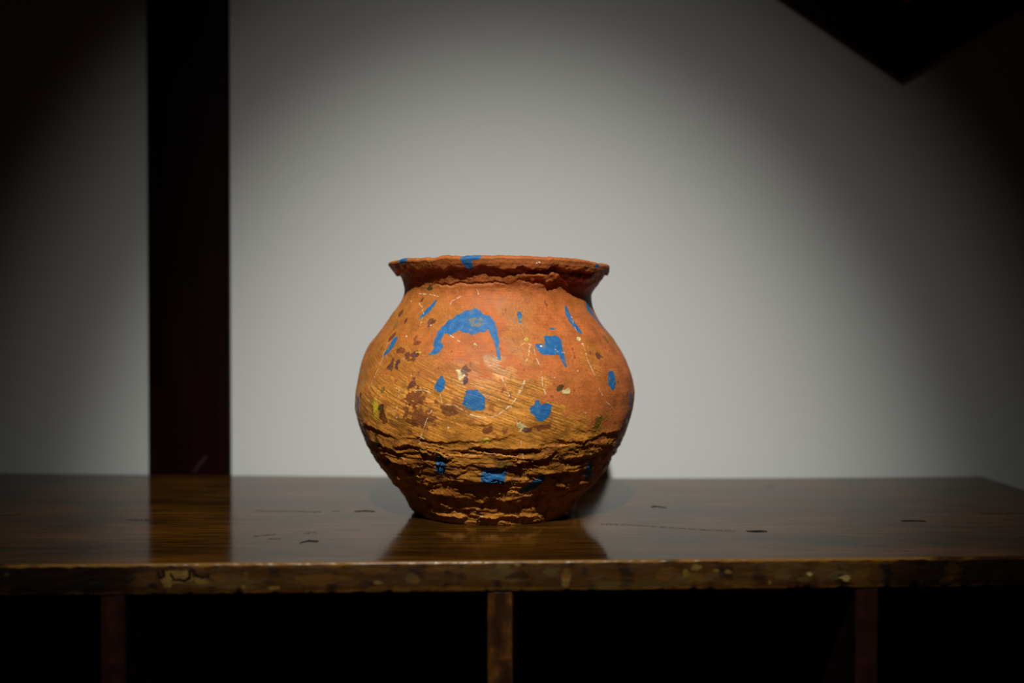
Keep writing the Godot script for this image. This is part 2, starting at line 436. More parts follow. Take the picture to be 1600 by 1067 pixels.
func top_wood() -> StandardMaterial3D:
	var w := 2048
	var h := 640
	var fine := noise_map(noise(31, 0.11, 3), 128, h, w, h)
	var band := noise_map(noise(32, 0.012, 4), 128, h, w, h)
	var fleck := noise_map(noise(33, 0.30, 2), 340, h, w, h)
	var cloud := noise_map(noise(34, 0.004, 4), w, h)
	var col := PackedByteArray()
	col.resize(w * h * 3)
	var bmp := PackedByteArray()
	bmp.resize(w * h)
	var rgh := PackedByteArray()
	rgh.resize(w * h)
	for i in w * h:
		var f := fine[i] / 255.0
		var g := band[i] / 255.0
		var s := fleck[i] / 255.0
		var c := cloud[i] / 255.0
		var k := 0.60 + 0.6 * (g - 0.5) + 0.8 * (f - 0.5) + 0.5 * (c - 0.5)
		if s > 0.68:
			k -= (s - 0.68) * 1.6
		k = clampf(k, 0.05, 1.2)
		col[i * 3] = clampi(int(26.0 + 60.0 * k), 0, 255)
		col[i * 3 + 1] = clampi(int(14.0 + 39.0 * k), 0, 255)
		col[i * 3 + 2] = clampi(int(3.0 + 10.0 * k), 0, 255)
		bmp[i] = clampi(int(120.0 + 60.0 * (f - 0.5) + 90.0 * minf(0.0, 0.68 - s)), 0, 255)
		rgh[i] = clampi(int(18.0 + 20.0 * (c - 0.3) + 14.0 * f + 40.0 * maxf(0.0, s - 0.6)), 12, 255)
	# cracks and worm marks
	var nz := noise(35, 900.0)
	for line in MARKS:
		for q in line.size() / 2 - 1:
			var a := Vector2(line[q * 2], line[q * 2 + 1])
			var b := Vector2(line[q * 2 + 2], line[q * 2 + 3])
			var pad := 0.004
			var x0 := clampi(int((minf(a.x, b.x) - pad + 0.5) * w), 0, w - 1)
			var x1 := clampi(int((maxf(a.x, b.x) + pad + 0.5) * w), 0, w - 1)
			var y0 := clampi(int((0.2 - maxf(a.y, b.y) - pad) / 0.44 * h), 0, h - 1)
			var y1 := clampi(int((0.2 - minf(a.y, b.y) + pad) / 0.44 * h), 0, h - 1)
			for y in range(y0, y1 + 1):
				for x in range(x0, x1 + 1):
					var p := Vector2((x + 0.5) / w - 0.5, 0.2 - (y + 0.5) / h * 0.44)
					var d := seg_dist(Vector2(p.x, p.y * 0.22), Vector2(a.x, a.y * 0.22), Vector2(b.x, b.y * 0.22))
					var m := 1.0 - smoothstep(0.0003, 0.0011, d.x)
					if line.size() > 6:
						m *= 0.7 * smoothstep(-0.2, 0.3, nz.get_noise_2d(p.x * 0.35, p.y))
					elif line.size() == 4:
						m *= 0.8 * smoothstep(-0.2, 0.3, nz.get_noise_2d(p.x * 0.35, p.y))
					if m > 0.0:
						var i := y * w + x
						for ch in 3:
							col[i * 3 + ch] = int(col[i * 3 + ch] * (1.0 - 0.5 * m))
						bmp[i] = int(bmp[i] * (1.0 - 0.7 * m))
						rgh[i] = int(lerpf(rgh[i], 200.0, m * 0.7))
	var mt := mat(Color.WHITE, 1.0)
	mt.albedo_texture = tex(col, w, h, Image.FORMAT_RGB8)
	mt.metallic_specular = 0.195
	mt.roughness_texture = tex(rgh, w, h, Image.FORMAT_L8)
	mt.roughness_texture_channel = BaseMaterial3D.TEXTURE_CHANNEL_RED
	mt.heightmap_enabled = true
	mt.heightmap_texture = tex(bmp, w, h, Image.FORMAT_L8)
	mt.heightmap_scale = 0.012
	return mt

func edge_wood() -> StandardMaterial3D:
	# the worn front edge: brown paint rubbed through to ochre, grey-green and gold patches
	var w := 2048
	var h := 72
	var n1 := noise_map(noise(41, 0.012, 5), 1024, h, w, h)
	var n2 := noise_map(noise(42, 0.06, 4), 1024, h, w, h)
	var n3 := noise_map(noise(43, 0.02, 3), w, 24, w, h)
	var col := PackedByteArray()
	col.resize(w * h * 3)
	var rgh := PackedByteArray()
	rgh.resize(w * h)
	var cols := [Vector3(150, 116, 50), Vector3(118, 76, 22), Vector3(104, 92, 48), Vector3(20, 9, 3), Vector3(205, 175, 105)]
	for y in h:
		var mm := (y + 0.5) / h * 20.0
		for x in w:
			var i := y * w + x
			var a := n1[i] / 255.0
			var b := n2[i] / 255.0
			var c := n3[i] / 255.0
			var X := (x + 0.5) / w - 0.5
			# light falling off towards both ends of the board, painted into the colour
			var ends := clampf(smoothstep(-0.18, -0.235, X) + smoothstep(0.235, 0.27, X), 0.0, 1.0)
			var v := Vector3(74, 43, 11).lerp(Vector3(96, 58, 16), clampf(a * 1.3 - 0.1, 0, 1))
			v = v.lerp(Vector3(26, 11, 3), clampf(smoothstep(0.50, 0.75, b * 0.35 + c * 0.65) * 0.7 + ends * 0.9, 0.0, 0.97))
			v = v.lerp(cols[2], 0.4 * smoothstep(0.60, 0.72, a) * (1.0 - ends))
			# rubbed bottom edge
			v = v.lerp(Vector3(140, 92, 30), 0.6 * smoothstep(16.5, 18.5, mm + (b - 0.5) * 5.0) * smoothstep(0.3, 0.6, a + (1.0 - ends) * 0.2))
			for pch in PATCHES:
				var dx: float = (X - pch[0]) * 1000.0 / pch[2]
				if absf(dx) > 1.5:
					continue
				var dy: float = (mm - pch[1]) / pch[3]
				if absf(dy) > 1.6:
					continue
				var d := sqrt(dx * dx + dy * dy) + (b - 0.5) * 1.3 + (a - 0.5) * 0.7
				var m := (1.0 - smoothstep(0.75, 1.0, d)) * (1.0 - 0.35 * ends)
				var k: int = pch[4]
				v = v.lerp(cols[k], m * [0.85, 0.6, 0.62, 0.45, 0.9][k])
			# the squiggle of dark paint left on the pale patch
			if X > -0.21 and X < -0.165:
				for curl in CURLS:
					var cd := seg_dist(Vector2(X * 1000.0, mm * 0.9), Vector2(curl[0], curl[1]), Vector2(curl[2], curl[3]))
					v = v.lerp(Vector3(24, 11, 4), 0.9 * (1.0 - smoothstep(0.45, 1.0, cd.x + (b - 0.5) * 0.8)))
			# rubbed top edge
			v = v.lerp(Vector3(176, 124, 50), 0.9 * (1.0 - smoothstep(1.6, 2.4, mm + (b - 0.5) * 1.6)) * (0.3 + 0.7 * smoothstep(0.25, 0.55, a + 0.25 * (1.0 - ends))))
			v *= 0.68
			col[i * 3] = clampi(int(v.x), 0, 255)
			col[i * 3 + 1] = clampi(int(v.y), 0, 255)
			col[i * 3 + 2] = clampi(int(v.z), 0, 255)
			rgh[i] = clampi(int(70.0 + 70.0 * (b - 0.3) + 25.0 * smoothstep(2.0, 4.0, mm)), 25, 255)
	var mt := mat(Color.WHITE, 1.0, 0.36)
	mt.albedo_texture = tex(col, w, h, Image.FORMAT_RGB8)
	mt.roughness_texture = tex(rgh, w, h, Image.FORMAT_L8)
	mt.roughness_texture_channel = BaseMaterial3D.TEXTURE_CHANNEL_RED
	mt.heightmap_enabled = true
	mt.heightmap_texture = tex(n2, w, h, Image.FORMAT_L8)
	mt.heightmap_scale = 0.03
	return mt

func cabinet() -> void:
	var base := Vector3(-0.01, FLOOR_Y, 0.0)
	var t := thing("shelf_cabinet", "dark varnished wooden shelf cabinet with worn front edge and open compartments, under the pot", "cabinet", base)
	# top board
	var st := SurfaceTool.new()
	st.begin(Mesh.PRIMITIVE_TRIANGLES)
	var n := 96
	var lip := 0.0022
	var put := func(p: Vector3, nrm: Vector3) -> void:
		st.set_normal(nrm)
		st.set_uv(Vector2(p.x + 0.5, (0.2 - p.z) / 0.44))
		st.add_vertex(p - base)
	var face := func(a: Vector3, b: Vector3, c: Vector3, d: Vector3, nrm: Vector3) -> void:
		for v in [a, c, b, a, d, c]:
			put.call(v, nrm)
	for i in n:
		var xa := lerpf(BX0, BX1, float(i) / n)
		var xb := lerpf(BX0, BX1, float(i + 1) / n)
		var fa := Vector3(xa, 0, front_z(xa) - lip)
		var fb := Vector3(xb, 0, front_z(xb) - lip)
		var ba := Vector3(xa, 0, back_z(xa))
		var bb := Vector3(xb, 0, back_z(xb))
		var ca := ba + Vector3(0, 0, 0.001)
		var cb := bb + Vector3(0, 0, 0.001)
		var dn := Vector3(0, -BOARD, 0)
		var one := Vector3(0, -0.001, 0)
		face.call(fa, fb, cb, ca, Vector3.UP)
		face.call(ca, cb, bb + one, ba + one, Vector3(0, 0.7, -0.7))
		face.call(fb + dn, fa + dn, ba + dn, bb + dn, Vector3.DOWN)
		face.call(ba + one, bb + one, bb + dn, ba + dn, Vector3.FORWARD)
		face.call(fb, fa, fa + dn, fb + dn, Vector3.BACK)
	for s in [[BX0, -1.0], [BX1, 1.0]]:
		var x: float = s[0]
		var f := Vector3(x, 0, front_z(x) - lip)
		var b := Vector3(x, 0, back_z(x))
		var dn := Vector3(0, -BOARD, 0)
		if s[1] > 0.0:
			face.call(f, f + dn, b + dn, b, Vector3.RIGHT)
		else:
			face.call(f + dn, f, b, b + dn, Vector3.LEFT)
	var top := part("top_board", st.commit(), top_wood(), t)
	# its worn front edging, with a soft uneven arris
	var es := SurfaceTool.new()
	es.begin(Mesh.PRIMITIVE_TRIANGLES)
	es.set_smooth_group(0)
	var prof: Array = [[lip, 0.0], [0.0016, 0.0], [0.0011, 0.00008], [0.0007, 0.00025], [0.0004, 0.00055], [0.00015, 0.001], [0.0, 0.0017], [0.0, 0.006], [0.0, 0.012], [0.0, 0.0176], [0.0004, 0.0186], [0.001, BOARD], [lip, BOARD]]
	var nn := noise(51, 120.0, 3)
	var m := 620
	var grid: Array = []
	var uvs: Array = []
	for i in m + 1:
		var x := lerpf(BX0, BX1, float(i) / m)
		var row := PackedVector3Array()
		var ur := PackedVector2Array()
		var w1 := nn.get_noise_2d(x, 0.0)
		var w2 := nn.get_noise_2d(x * 2.2, 7.0)
		for k in prof.size():
			var d: float = prof[k][0]
			var y: float = prof[k][1]
			if k > 1 and k < 7:
				d += (0.0005 * w1 + 0.0002 * w2) * (1.0 - absf(k - 3.5) / 3.5)
			if k > 8 and k < 12:
				y -= maxf(0.0, w1 - 0.15) * 0.003 * (1.0 if k > 9 else 0.3)
			row.append(Vector3(x, -y, front_z(x) - maxf(d, -0.0002)) - base)
			ur.append(Vector2(x + 0.5, clampf((y + (lip - d if k < 7 else lip) * 0.0 + (0.0 if k < 1 else 0.0004)) / 0.020, 0.005, 0.995)))
		grid.append(row)
		uvs.append(ur)
	for i in m:
		for k in prof.size() - 1:
			# seen from the front: left column i, right column i + 1, upper row k
			for q in [[i, k], [i + 1, k], [i, k + 1], [i + 1, k], [i + 1, k + 1], [i, k + 1]]:
				es.set_uv(uvs[q[0]][q[1]])
				es.add_vertex(grid[q[0]][q[1]])
	es.generate_normals()
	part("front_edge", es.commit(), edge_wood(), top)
	# carcass
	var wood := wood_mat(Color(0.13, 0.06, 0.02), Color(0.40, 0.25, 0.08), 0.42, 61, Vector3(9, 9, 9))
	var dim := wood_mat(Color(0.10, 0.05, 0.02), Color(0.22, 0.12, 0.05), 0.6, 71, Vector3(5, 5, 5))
	# light fall-off is put into the divider colours: darker, reddish sides, brown middle
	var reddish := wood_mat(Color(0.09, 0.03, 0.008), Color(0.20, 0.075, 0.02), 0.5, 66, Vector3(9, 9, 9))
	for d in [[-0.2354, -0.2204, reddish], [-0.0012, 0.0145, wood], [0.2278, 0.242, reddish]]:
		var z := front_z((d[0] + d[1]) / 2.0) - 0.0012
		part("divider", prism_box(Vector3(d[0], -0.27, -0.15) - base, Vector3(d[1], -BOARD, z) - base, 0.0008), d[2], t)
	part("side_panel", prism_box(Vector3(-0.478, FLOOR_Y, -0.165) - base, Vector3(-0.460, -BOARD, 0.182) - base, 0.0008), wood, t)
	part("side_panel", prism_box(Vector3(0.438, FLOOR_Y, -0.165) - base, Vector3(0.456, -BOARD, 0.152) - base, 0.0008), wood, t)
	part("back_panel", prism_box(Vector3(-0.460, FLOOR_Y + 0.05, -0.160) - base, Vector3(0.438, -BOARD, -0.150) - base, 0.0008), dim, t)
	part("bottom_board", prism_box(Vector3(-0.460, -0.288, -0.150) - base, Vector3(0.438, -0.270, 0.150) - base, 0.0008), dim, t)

# ------------------------------------------------------------------ post and plaque
func post() -> void:
	var base := Vector3(-0.3017, FLOOR_Y, WALL_Z)
	var t := thing("wooden_post", "tall dark reddish-brown wooden post standing against the wall behind the cabinet, left of the pot", "post", base)
	var w := 128
	var h := 1024
	var a := noise_map(noise(81, 0.03, 4), w, 128, w, h)
	var col := PackedByteArray()
	col.resize(w * h * 3)
	for y in h:
		for x in w:
			var i := y * w + x
			var k := a[i] / 255.0
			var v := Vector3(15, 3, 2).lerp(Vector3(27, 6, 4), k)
			# a short pale scratch low on the post
			var p := Vector2((x + 0.5) / w * 81.0, (1.0 - (y + 0.5) / h) * 650.0)
			var d := seg_dist(p, Vector2(47, 3), Vector2(58, 17))
			v = v.lerp(Vector3(96, 80, 72), 0.55 * (1.0 - smoothstep(0.4, 1.5, d.x)))
			col[i * 3] = int(v.x)
			col[i * 3 + 1] = int(v.y)
			col[i * 3 + 2] = int(v.z)
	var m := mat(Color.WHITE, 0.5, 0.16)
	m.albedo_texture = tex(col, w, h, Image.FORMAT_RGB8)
	var st := SurfaceTool.new()
	st.begin(Mesh.PRIMITIVE_TRIANGLES)
	var ring: Array = []
	var x0 := -0.0394
	var x1 := 0.0394
	var d := 0.0105
	for q in [[x0, 0.0], [x0, d - 0.003], [x0 + 0.001, d - 0.001], [x0 + 0.003, d], [x1 - 0.003, d], [x1 - 0.001, d - 0.001], [x1, d - 0.003], [x1, 0.0]]:
		ring.append(Vector3(q[0], 0, q[1]))
	var levels := [0.0, -FLOOR_Y, -FLOOR_Y + 0.65, CEIL_Y - FLOOR_Y]
	for k in 3:
		for i in ring.size() - 1:
			for q in [[i, k], [i + 1, k + 1], [i + 1, k], [i, k], [i, k + 1], [i + 1, k + 1]]:
				var p: Vector3 = ring[q[0]] + Vector3(0, levels[q[1]], 0)
				st.set_uv(Vector2((p.x - x0) / (x1 - x0), 1.0 - (p.y + FLOOR_Y) / 0.65))
				st.add_vertex(p)
	st.generate_normals()
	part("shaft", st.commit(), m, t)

func plaque() -> void:
	# a diamond-shaped board hung on the wall by its upper corner; only its lower corner is in the frame
	var hw := 0.36
	var hh := 0.2276
	var c := Vector3(0.3949, 0.3850, WALL_Z)
	var turn := Basis(Vector3.BACK, -0.031)
	var mid := c + turn * Vector3(0, hh, 0)
	var t := thing("wall_plaque", "black diamond-shaped plaque with a red centre, hanging on the wall at the upper right", "plaque", mid)
	var black := mat(Color(0.035, 0.03, 0.028), 0.6, 0.3)
	var red := mat(Color(0.92, 0.07, 0.05), 0.6, 0.3)
	for s in [["board", 1.0, 0.002, 0.009, black], ["red_panel", 0.685, 0.0085, 0.011, red]]:
		var st := SurfaceTool.new()
		st.begin(Mesh.PRIMITIVE_TRIANGLES)
		st.set_smooth_group(-1)
		var k: float = s[1]
		var pts: Array = []
		for q in [[0, -1], [1, 0], [0, 1], [-1, 0]]:
			pts.append(turn * Vector3(q[0] * hw * k, q[1] * hh * k, 0))
		var z0 := Vector3(0, 0, s[2])
		var z1 := Vector3(0, 0, s[3])
		var zc := Vector3(0, 0, s[3] - 0.001)
		for i in 4:
			var j := (i + 1) % 4
			quad(st, pts[i] + z0, pts[j] + z0, pts[j] + zc, pts[i] + zc)
			quad(st, pts[i] + zc, pts[j] + zc, pts[j] * 0.992 + z1, pts[i] * 0.992 + z1)
		quad(st, pts[0] * 0.992 + z1, pts[1] * 0.992 + z1, pts[2] * 0.992 + z1, pts[3] * 0.992 + z1)
		quad(st, pts[3] + z0, pts[2] + z0, pts[1] + z0, pts[0] + z0)
		st.generate_normals()
		part(s[0], st.commit(), s[4], t)
	part("hanger", prism_box(Vector3(-0.015, 0.16, 0.0), Vector3(0.015, 0.185, 0.0025), 0.0005), black, t)

# ------------------------------------------------------------------ pot
func radii(h: float) -> Vector2:
	for k in PROFILE.size() - 1:
		if h <= PROFILE[k + 1][0]:
			var t: float = clampf((h - PROFILE[k][0]) / (PROFILE[k + 1][0] - PROFILE[k][0]), 0.0, 1.0)
			return Vector2(lerpf(PROFILE[k][1], PROFILE[k + 1][1], t), lerpf(PROFILE[k][2], PROFILE[k + 1][2], t))
	return Vector2(PROFILE[-1][1], PROFILE[-1][2])

func pot() -> void:
	var t := thing("clay_pot", "rough handmade terracotta clay pot with blue paint spots and a flared rim, on the cabinet", "pot", Vector3.ZERO)
	var m := pot_paint()
	# columns, closer together on the side with the painted arch
	var nc := 900
	var th := PackedFloat32Array()
	for i in nc + 1:
		var u := 2.0 * i / nc - 1.0
		th.append(PI * (0.62 * u + 0.38 * u * absf(u) * absf(u)))
	# rows: underside, outside, lip, inside
	var rows: Array = []     # [kind, height or share]
	for k in 5:
		rows.append([0, k / 5.0])
	var n_out := 430
	for k in n_out + 1:
		rows.append([1, 0.19 * k / n_out])
	for k in range(1, 16):
		rows.append([2, PI * k / 15.0])
	for k in range(1, 48):
		rows.append([3, k / 47.0])
	var nr := rows.size()
	var smooth: Array = []   # the silhouette without its corners
	for k in n_out + 1:
		var s := Vector2.ZERO
		var wsum := 0.0
		for j in range(-3, 4):
			var wgt := 4.0 - absf(j)
			s += radii(clampf(0.19 * k / n_out + j * 0.0013, 0.0, 0.19)) * wgt
			wsum += wgt
		smooth.append(s / wsum if k > 6 and k < n_out - 6 else radii(0.19 * k / n_out))
	var n_lump := noise(1, 0.022, 2)
	var n_warp := noise(2, 0.02, 2)
	var n_amp := noise(3, 0.03, 2)
	var n_fine := noise(4, 0.22, 3)
	var n_flake := noise(5, 0.05, 1, FastNoiseLite.TYPE_CELLULAR)
	n_flake.cellular_return_type = FastNoiseLite.RETURN_CELL_VALUE
	n_flake.domain_warp_enabled = true
	n_flake.domain_warp_amplitude = 14.0
	n_flake.domain_warp_frequency = 0.045
	var n_edge := noise(6, 0.06, 3)
	# traced ledges of the rough lower half: height of each ledge at every column, -1 where it does not run
	var ledge_h := PackedFloat32Array()
	var ledge_a := PackedFloat32Array()
	ledge_h.resize(LEDGES.size() * (nc + 1))
	ledge_a.resize(LEDGES.size() * (nc + 1))
	for l in LEDGES.size():
		var g: Array = LEDGES[l]
		var np: int = (g.size() - 2) / 2
		for c in nc + 1:
			var dg := rad_to_deg(th[c])
			ledge_h[l * (nc + 1) + c] = -1.0
			for q in np - 1:
				var d0: float = g[2 + q * 2]
				var d1: float = g[4 + q * 2]
				if dg >= d0 and dg < d1:
					ledge_h[l * (nc + 1) + c] = lerpf(g[3 + q * 2], g[5 + q * 2], (dg - d0) / (d1 - d0))
					var span: float = g[g.size() - 2] - g[2]
					ledge_a[l * (nc + 1) + c] = smoothstep(0.0, 0.22, (dg - g[2]) / span) * smoothstep(0.0, 0.22, (g[g.size() - 2] - dg) / span)
	var pos := PackedVector3Array()
	pos.resize(nr * (nc + 1))
	var uv := PackedVector2Array()
	uv.resize(nr * (nc + 1))
	for r in nr:
		var kind: int = rows[r][0]
		var q: float = rows[r][1]
		for c in nc + 1:
			var a := th[c] if c < nc else th[0]
			var sa := sin(a)
			var ca := cos(a)
			var k := 0.5 + 0.5 * sa
			var rr := 0.0
			var h := 0.0
			var slope := 0.0
			if kind == 0:
				rr = lerpf(0.0, 0.0615, q)
				h = 0.0012 * (1.0 - q)
			elif kind == 1:
				var idx := r - 5
				h = q
				rr = lerpf(smooth[idx].x, smooth[idx].y, k)
				var lo: int = maxi(idx - 4, 0)
				var hi: int = mini(idx + 4, n_out)
				slope = (lerpf(smooth[hi].x, smooth[hi].y, k) - lerpf(smooth[lo].x, smooth[lo].y, k)) / (0.19 / n_out * (hi - lo))
			else:
				var ro := lerpf(0.081, 0.0885, k)
				if kind == 2:
					rr = ro - 0.00375 * (1.0 - cos(q))
					h = 0.19 + 0.0022 * sin(q)
				else:
					var inner := 0.19 - q * 0.18
					var ir := radii(inner)
					rr = lerpf(ir.x, ir.y, k) - 0.0075
					h = inner
					if q > 0.97:
						rr *= 0.02
			var p := Vector3(sa * rr, h, ca * rr) * 1000.0
			var e := 0.0
			var rise := 0.0
			if kind > 0:
				var hm := h * 1000.0
				e = 1.1 * n_lump.get_noise_3dv(p)
				var upper := smoothstep(0.178, 0.19, h)
				if kind == 1:
					var wp := n_warp.get_noise_3d(p.x, p.y * 2.2, p.z)
					var low := 1.0 - smoothstep(54.0, 70.0, hm + 16.0 * wp + 3.0 * sa)
					low *= smoothstep(-2.0, 5.0, hm)
					var flake := n_flake.get_noise_3d(p.x, p.y * 2.6 + 0.5 * p.x, p.z)
					var fine := n_fine.get_noise_3dv(p)
					if low > 0.01:
						var lay := hm / 10.5 + 0.9 * wp + 0.18 * n_edge.get_noise_3d(p.x, p.y * 1.5, p.z) + 0.0035 * p.x
						var fl := floorf(lay)
						var fr := lay - fl
						var am := 0.42 * clampf(1.25 + 2.4 * n_amp.get_noise_3d(p.x + fl * 31.0, fl * 17.0, p.z), 0.15, 2.6)
						e += low * smoothstep(68.0, 50.0, hm) * am * 1.25 * (smoothstep(0.0, 0.26, fr) * (1.0 - fr) - 0.35)
						e += low * (0.8 * flake + 0.20 * fine + 0.75 * n_edge.get_noise_3d(p.x * 1.1 + 40.0, p.y * 3.0, p.z * 1.1))
						var lay2 := hm / 4.3 + 1.4 * wp + 0.25 * n_edge.get_noise_3d(p.x, p.y * 1.5, p.z) - 0.005 * p.x
						var fr2 := lay2 - floorf(lay2)
						e += low * 0.7 * (smoothstep(0.0, 0.3, fr2) * (1.0 - fr2) - 0.35) * smoothstep(-0.2, 0.3, n_amp.get_noise_3d(p.x * 1.5 + 90.0, p.y * 2.0, p.z * 1.5))
					if hm < 92.0 and ca > 0.1:
						var jag := 1.6 * n_edge.get_noise_3d(p.x * 1.4, 71.0, p.z * 1.4) + 0.8 * fine
						for l in LEDGES.size():
							var lh := ledge_h[l * (nc + 1) + c]
							if lh < 0.0:
								continue
							var g: Array = LEDGES[l]
							var d := hm - lh + jag
							if d > -4.0 and d < g[1] * 4.0:
								var am2: float = 1.1 * g[0] * ledge_a[l * (nc + 1) + c]
								if d > -1.8:
									e += am2 * smoothstep(-1.8, 0.7, d) * exp(-maxf(d, 0.0) / g[1])
								else:
									e -= 0.12 * am2 * exp(-pow((d + 1.8) / 1.6, 2.0)) * smoothstep(-1.8, -2.6, d)
					e += (1.0 - low) * (0.10 * flake * smoothstep(0.0, 1.0, wp + 0.6) + 0.07 * fine)
					# crumpled clay of the neck and the ragged lower edge of the lip
					var neck := smoothstep(0.167, 0.179, h) * (1.0 - upper * 0.5)
					if neck > 0.0:
						var ed := n_edge.get_noise_3d(p.x * 0.9, p.y * 1.8, p.z * 0.9)
						var ed2 := n_edge.get_noise_3d(p.x * 1.3 + 50.0, 9.0, p.z * 1.3)
						var rough := 0.35 + 0.65 * smoothstep(-0.1, 0.6, sa)
						e += neck * (1.9 * ed * rough + 0.3 * fine)
						e -= 0.9 * exp(-pow((hm - 174.0 - 2.0 * ed2) / 0.8, 2.0)) * smoothstep(-0.75, -0.5, sa) * smoothstep(0.25, 0.0, sa)
						e += 1.5 * smoothstep(0.2, 0.45, sa) * smoothstep(0.95, 0.75, sa) * smoothstep(-0.5, 0.5, hm - 177.5 - 6.0 * ed2) * smoothstep(183.0, 180.0, hm)
						e += 2.4 * smoothstep(-0.5, 0.5, hm - 184.6 - 3.4 * ed2) - 1.3 * smoothstep(0.172, 0.183, h)
					if hm > 186.5:
						e = lerpf(e, 0.9 + 1.1 * n_lump.get_noise_3dv(p), smoothstep(186.5, 190.0, hm))
				elif kind == 2:
					e += 0.9 * maxf(0.0, cos(q))
				# the lip is higher on the left and wavy
				rise = upper * (0.0016 * cos(a + 0.9) + 0.0016 * n_edge.get_noise_3d(sa * 85.0 * 0.5, 33.0, ca * 85.0 * 0.5) + 0.0008 * n_edge.get_noise_3d(sa * 85.0 * 1.7, 3.0, ca * 85.0 * 1.7))
				if kind == 3:
					rise = (0.0016 * cos(a + 0.9)) * smoothstep(0.178, 0.19, h)
			e *= 0.001
			var nl := 1.0 / sqrt(1.0 + slope * slope)
			rr += e * nl
			h = maxf(h - e * slope * nl + rise, 0.0) if kind == 1 else h + rise
			pos[r * (nc + 1) + c] = Vector3(sa * rr, h, ca * rr)
			var vv := q if kind == 1 else (0.0 if kind == 0 else (0.19 + 0.004 * q if kind == 2 else 0.2035))
			uv[r * (nc + 1) + c] = Vector2(th[c] / TAU + 0.5, 1.0 - vv / TOP_H)
	# normals of the whole surface
	var nrm := PackedVector3Array()
	nrm.resize(pos.size())
	for r in nr:
		var r0 := maxi(r - 1, 0) * (nc + 1)
		var r1 := mini(r + 1, nr - 1) * (nc + 1)
		for c in nc + 1:
			var c0 := c - 1 if c > 0 else nc - 1
			var c1 := c + 1 if c < nc else 1
			var du := pos[r * (nc + 1) + c1] - pos[r * (nc + 1) + c0]
			var dv := pos[r1 + c] - pos[r0 + c]
			var nn := du.cross(dv)
			nrm[r * (nc + 1) + c] = nn.normalized() if nn.length_squared() > 1e-20 else (Vector3.DOWN if r < 5 else Vector3.UP)
	# three parts of one continuous surface: body, neck, rim
	var cut := [0, 5 + int(0.1665 / 0.19 * n_out), 5 + int(0.1835 / 0.19 * n_out), 5 + n_out + 16 + 4, nr - 1]
	for s in [["body", [0, 3]], ["neck", [1]], ["rim", [2]]]:
		var ids := PackedInt32Array()
		var vp := PackedVector3Array()
		var vn := PackedVector3Array()
		var vu := PackedVector2Array()
		for z in s[1]:
			var ra: int = cut[z]
			var rb: int = cut[z + 1]
			var off := vp.size()
			vp.append_array(pos.slice(ra * (nc + 1), (rb + 1) * (nc + 1)))
			vn.append_array(nrm.slice(ra * (nc + 1), (rb + 1) * (nc + 1)))
			vu.append_array(uv.slice(ra * (nc + 1), (rb + 1) * (nc + 1)))
			for r in rb - ra:
				for c in nc:
					var i := off + r * (nc + 1) + c
					var j := i + nc + 1
					ids.append_array(PackedInt32Array([i, j, i + 1, i + 1, j, j + 1]))
		var arr: Array = []
		arr.resize(Mesh.ARRAY_MAX)
		arr[Mesh.ARRAY_VERTEX] = vp
		arr[Mesh.ARRAY_NORMAL] = vn
		arr[Mesh.ARRAY_TEX_UV] = vu
		arr[Mesh.ARRAY_INDEX] = ids
		var am := ArrayMesh.new()
		am.add_surface_from_arrays(Mesh.PRIMITIVE_TRIANGLES, arr)
		part(s[0], am, m, t)

